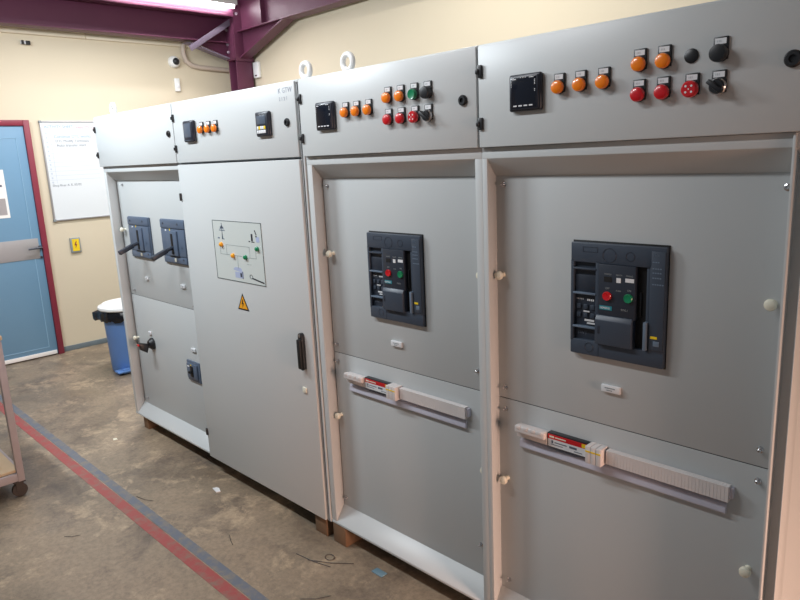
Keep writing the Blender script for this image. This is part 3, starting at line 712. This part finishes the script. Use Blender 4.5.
# ------------------------------------------------------------------ trolley
tx0, tx1, ty0, ty1 = -3.36, -2.60, -1.42, -.845
t = thing('workshop_trolley', ((tx0 + tx1) / 2, (ty0 + ty1) / 2, 0), 'grey metal trolley with wooden shelves and black casters at the left edge', 'trolley')
P = .036
for x in (tx0, tx1 - P):
    for y in (ty0, ty1 - P): MB().box(x, x + P, y, y + P, .095, .90, .003).build('post', 'trol', t)
for z in (.10, .86):
    q = MB(); q.box(tx0 + P, tx1 - P, ty0, ty0 + .02, z, z + .045, .002).box(tx0 + P, tx1 - P, ty1 - .02, ty1, z, z + .045, .002)
    q.box(tx0, tx0 + .02, ty0 + P, ty1 - P, z, z + .045, .002).box(tx1 - .02, tx1, ty0 + P, ty1 - P, z, z + .045, .002)
    q.build('shelf_frame', 'trol', t)
MB().box(tx0 + .022, tx1 - .022, ty0 + .022, ty1 - .022, .146, .162, .002).build('lower_shelf', 'ply', t)
MB().box(tx0 - .005, tx1 + .006, ty0 - .005, ty1 + .006, .905, .930, .006).build('upper_shelf', 'ply', t)
for x in (tx0 + .03, tx1 - .03):
    for y in (ty0 + .03, ty1 - .03):
        c = MB().box(x - .03, x + .03, y - .03, y + .03, .088, .095, .001).box(x - .022, x - .018, y - .02, y + .02, .035, .088, .001).box(x + .018, x + .022, y - .02, y + .02, .035, .088, .001).build('caster', 'rubber', t)
        MB().lathe([(.030, -.015), (.038, -.013), (.040, 0), (.038, .013), (.030, .015)], (x, y, .040), 'x', 24).build('wheel', 'rubber', c)
# sheet lying on the lower shelf
tag(MB().box(-3.1, -2.70, -1.25, -.93, .1625, .166, .001).build('cardboard_sheet', 'ply'), 'pale flat sheet lying on the lower shelf of the trolley', 'sheet')

# scraps on the floor
stick((-1.36, -.30), (-1.27, -.335), 'thin dark wire lying on the floor between the red line and the flat-door cabinet')
stick((-.98, -.175), (-.78, -.135), 'longest straight dark wire on the floor in front of the timber pair', .0015)
stick((-.90, -.17), (-.72, -.05), 'dark wire on the floor running toward the white sill', .0015)
stick((-2.10, -.44), (-1.98, -.40), 'short dark wire lying across the grey-blue floor line')
stick((-1.98, -.86), (-1.93, -.80), 'short dark wire on the floor left of the red line')
stick((-.70, -.36), (-.62, -.26), 'short dark wire on the floor nearest the bottom edge')
tag(MB().box(-.62, -.555, -.035, .0, 0, .004, .001).build('plastic_scrap', 'bluebit'), 'small pale blue plastic scrap on floor before the white sill', 'scrap')
tag(MB().prism([(-1.86, -.11), (-1.80, -.12), (-1.79, -.10), (-1.83, -.085), (-1.85, -.09)], 0, .004, 'z').build('paper_scrap', 'label'), 'small torn white paper scrap on the floor before the flat-door cabinet', 'scrap')
tag(MB().prism([(-3.02, -.20), (-2.99, -.21), (-2.98, -.185), (-3.01, -.18)], 0, .004, 'z').build('paper_scrap', 'cream'), 'tiny pale chip on the floor left of the leftmost timber block', 'scrap')

# ------------------------------------------------------------------ light
def area(name, loc, rot, sx, sy, power, col):
    l = bpy.data.lights.new(name, 'AREA'); l.shape = 'RECTANGLE'; l.size = sx; l.size_y = sy; l.energy = power; l.color = col
    o = bpy.data.objects.new(name, l); COL.objects.link(o); o.location = loc; o.rotation_euler = rot; return o
area('fluorescent_lamp_light', (-2.9, -1.4, 3.12), (math.radians(62), 0, 0), 1.5, .12, 84, (.86, .94, 1.0))
area('fluorescent_lamp_light', (-.9, -1.35, 3.12), (math.radians(62), 0, 0), 1.2, .12, 27, (.95, .97, 1.0))
area('fluorescent_lamp_light', (-4.4, .9, 3.12), (0, math.radians(0), 0), .15, 1.5, 50, (.97, .97, 1.0))
area('fluorescent_lamp_light', (-1.6, 1.7, 3.6), (0, 0, 0), 1.5, .12, 26, (1.0, .97, .92))
area('warm_side_light', (4.4, -.55, 1.0), (0, math.radians(66), 0), 1.2, .7, 48, (1.0, .62, .46)).data.spread = math.radians(80)  # warm light added from the right; its source is unseen, no doorway built
w = bpy.data.worlds.new('World'); S.world = w; w.use_nodes = True
w.node_tree.nodes['Background'].inputs[0].default_value = (.80, .84, .90, 1); w.node_tree.nodes['Background'].inputs[1].default_value = .16

# ------------------------------------------------------------------ camera
def cam():
    f, yaw, pitch, roll = 671.4627, .8005, .2120, .0455
    cy, sy, cp, sp = math.cos(yaw), math.sin(yaw), math.cos(pitch), math.sin(pitch)
    fw = Vector((-sy * cp, cy * cp, -sp)); r = Vector((cy, sy, 0)); dn = fw.cross(r)
    c_, s_ = math.cos(roll), math.sin(roll); r2 = r * c_ + dn * s_; d2 = dn * c_ - r * s_
    m = Matrix((r2, -d2, -fw)).transposed().to_4x4(); m.translation = Vector((1.3907, -1.7357, 1.7764))
    cd = bpy.data.cameras.new('camera'); cd.sensor_width = 36; cd.lens = f * 36 / 800; cd.clip_start = .02
    o = bpy.data.objects.new('camera', cd); COL.objects.link(o); o.matrix_world = m; S.camera = o
cam()
S.view_settings.view_transform = 'Standard'; S.view_settings.look = 'None'; S.view_settings.gamma = 1; S.view_settings.exposure = 0.10
S.view_settings.use_curve_mapping = False
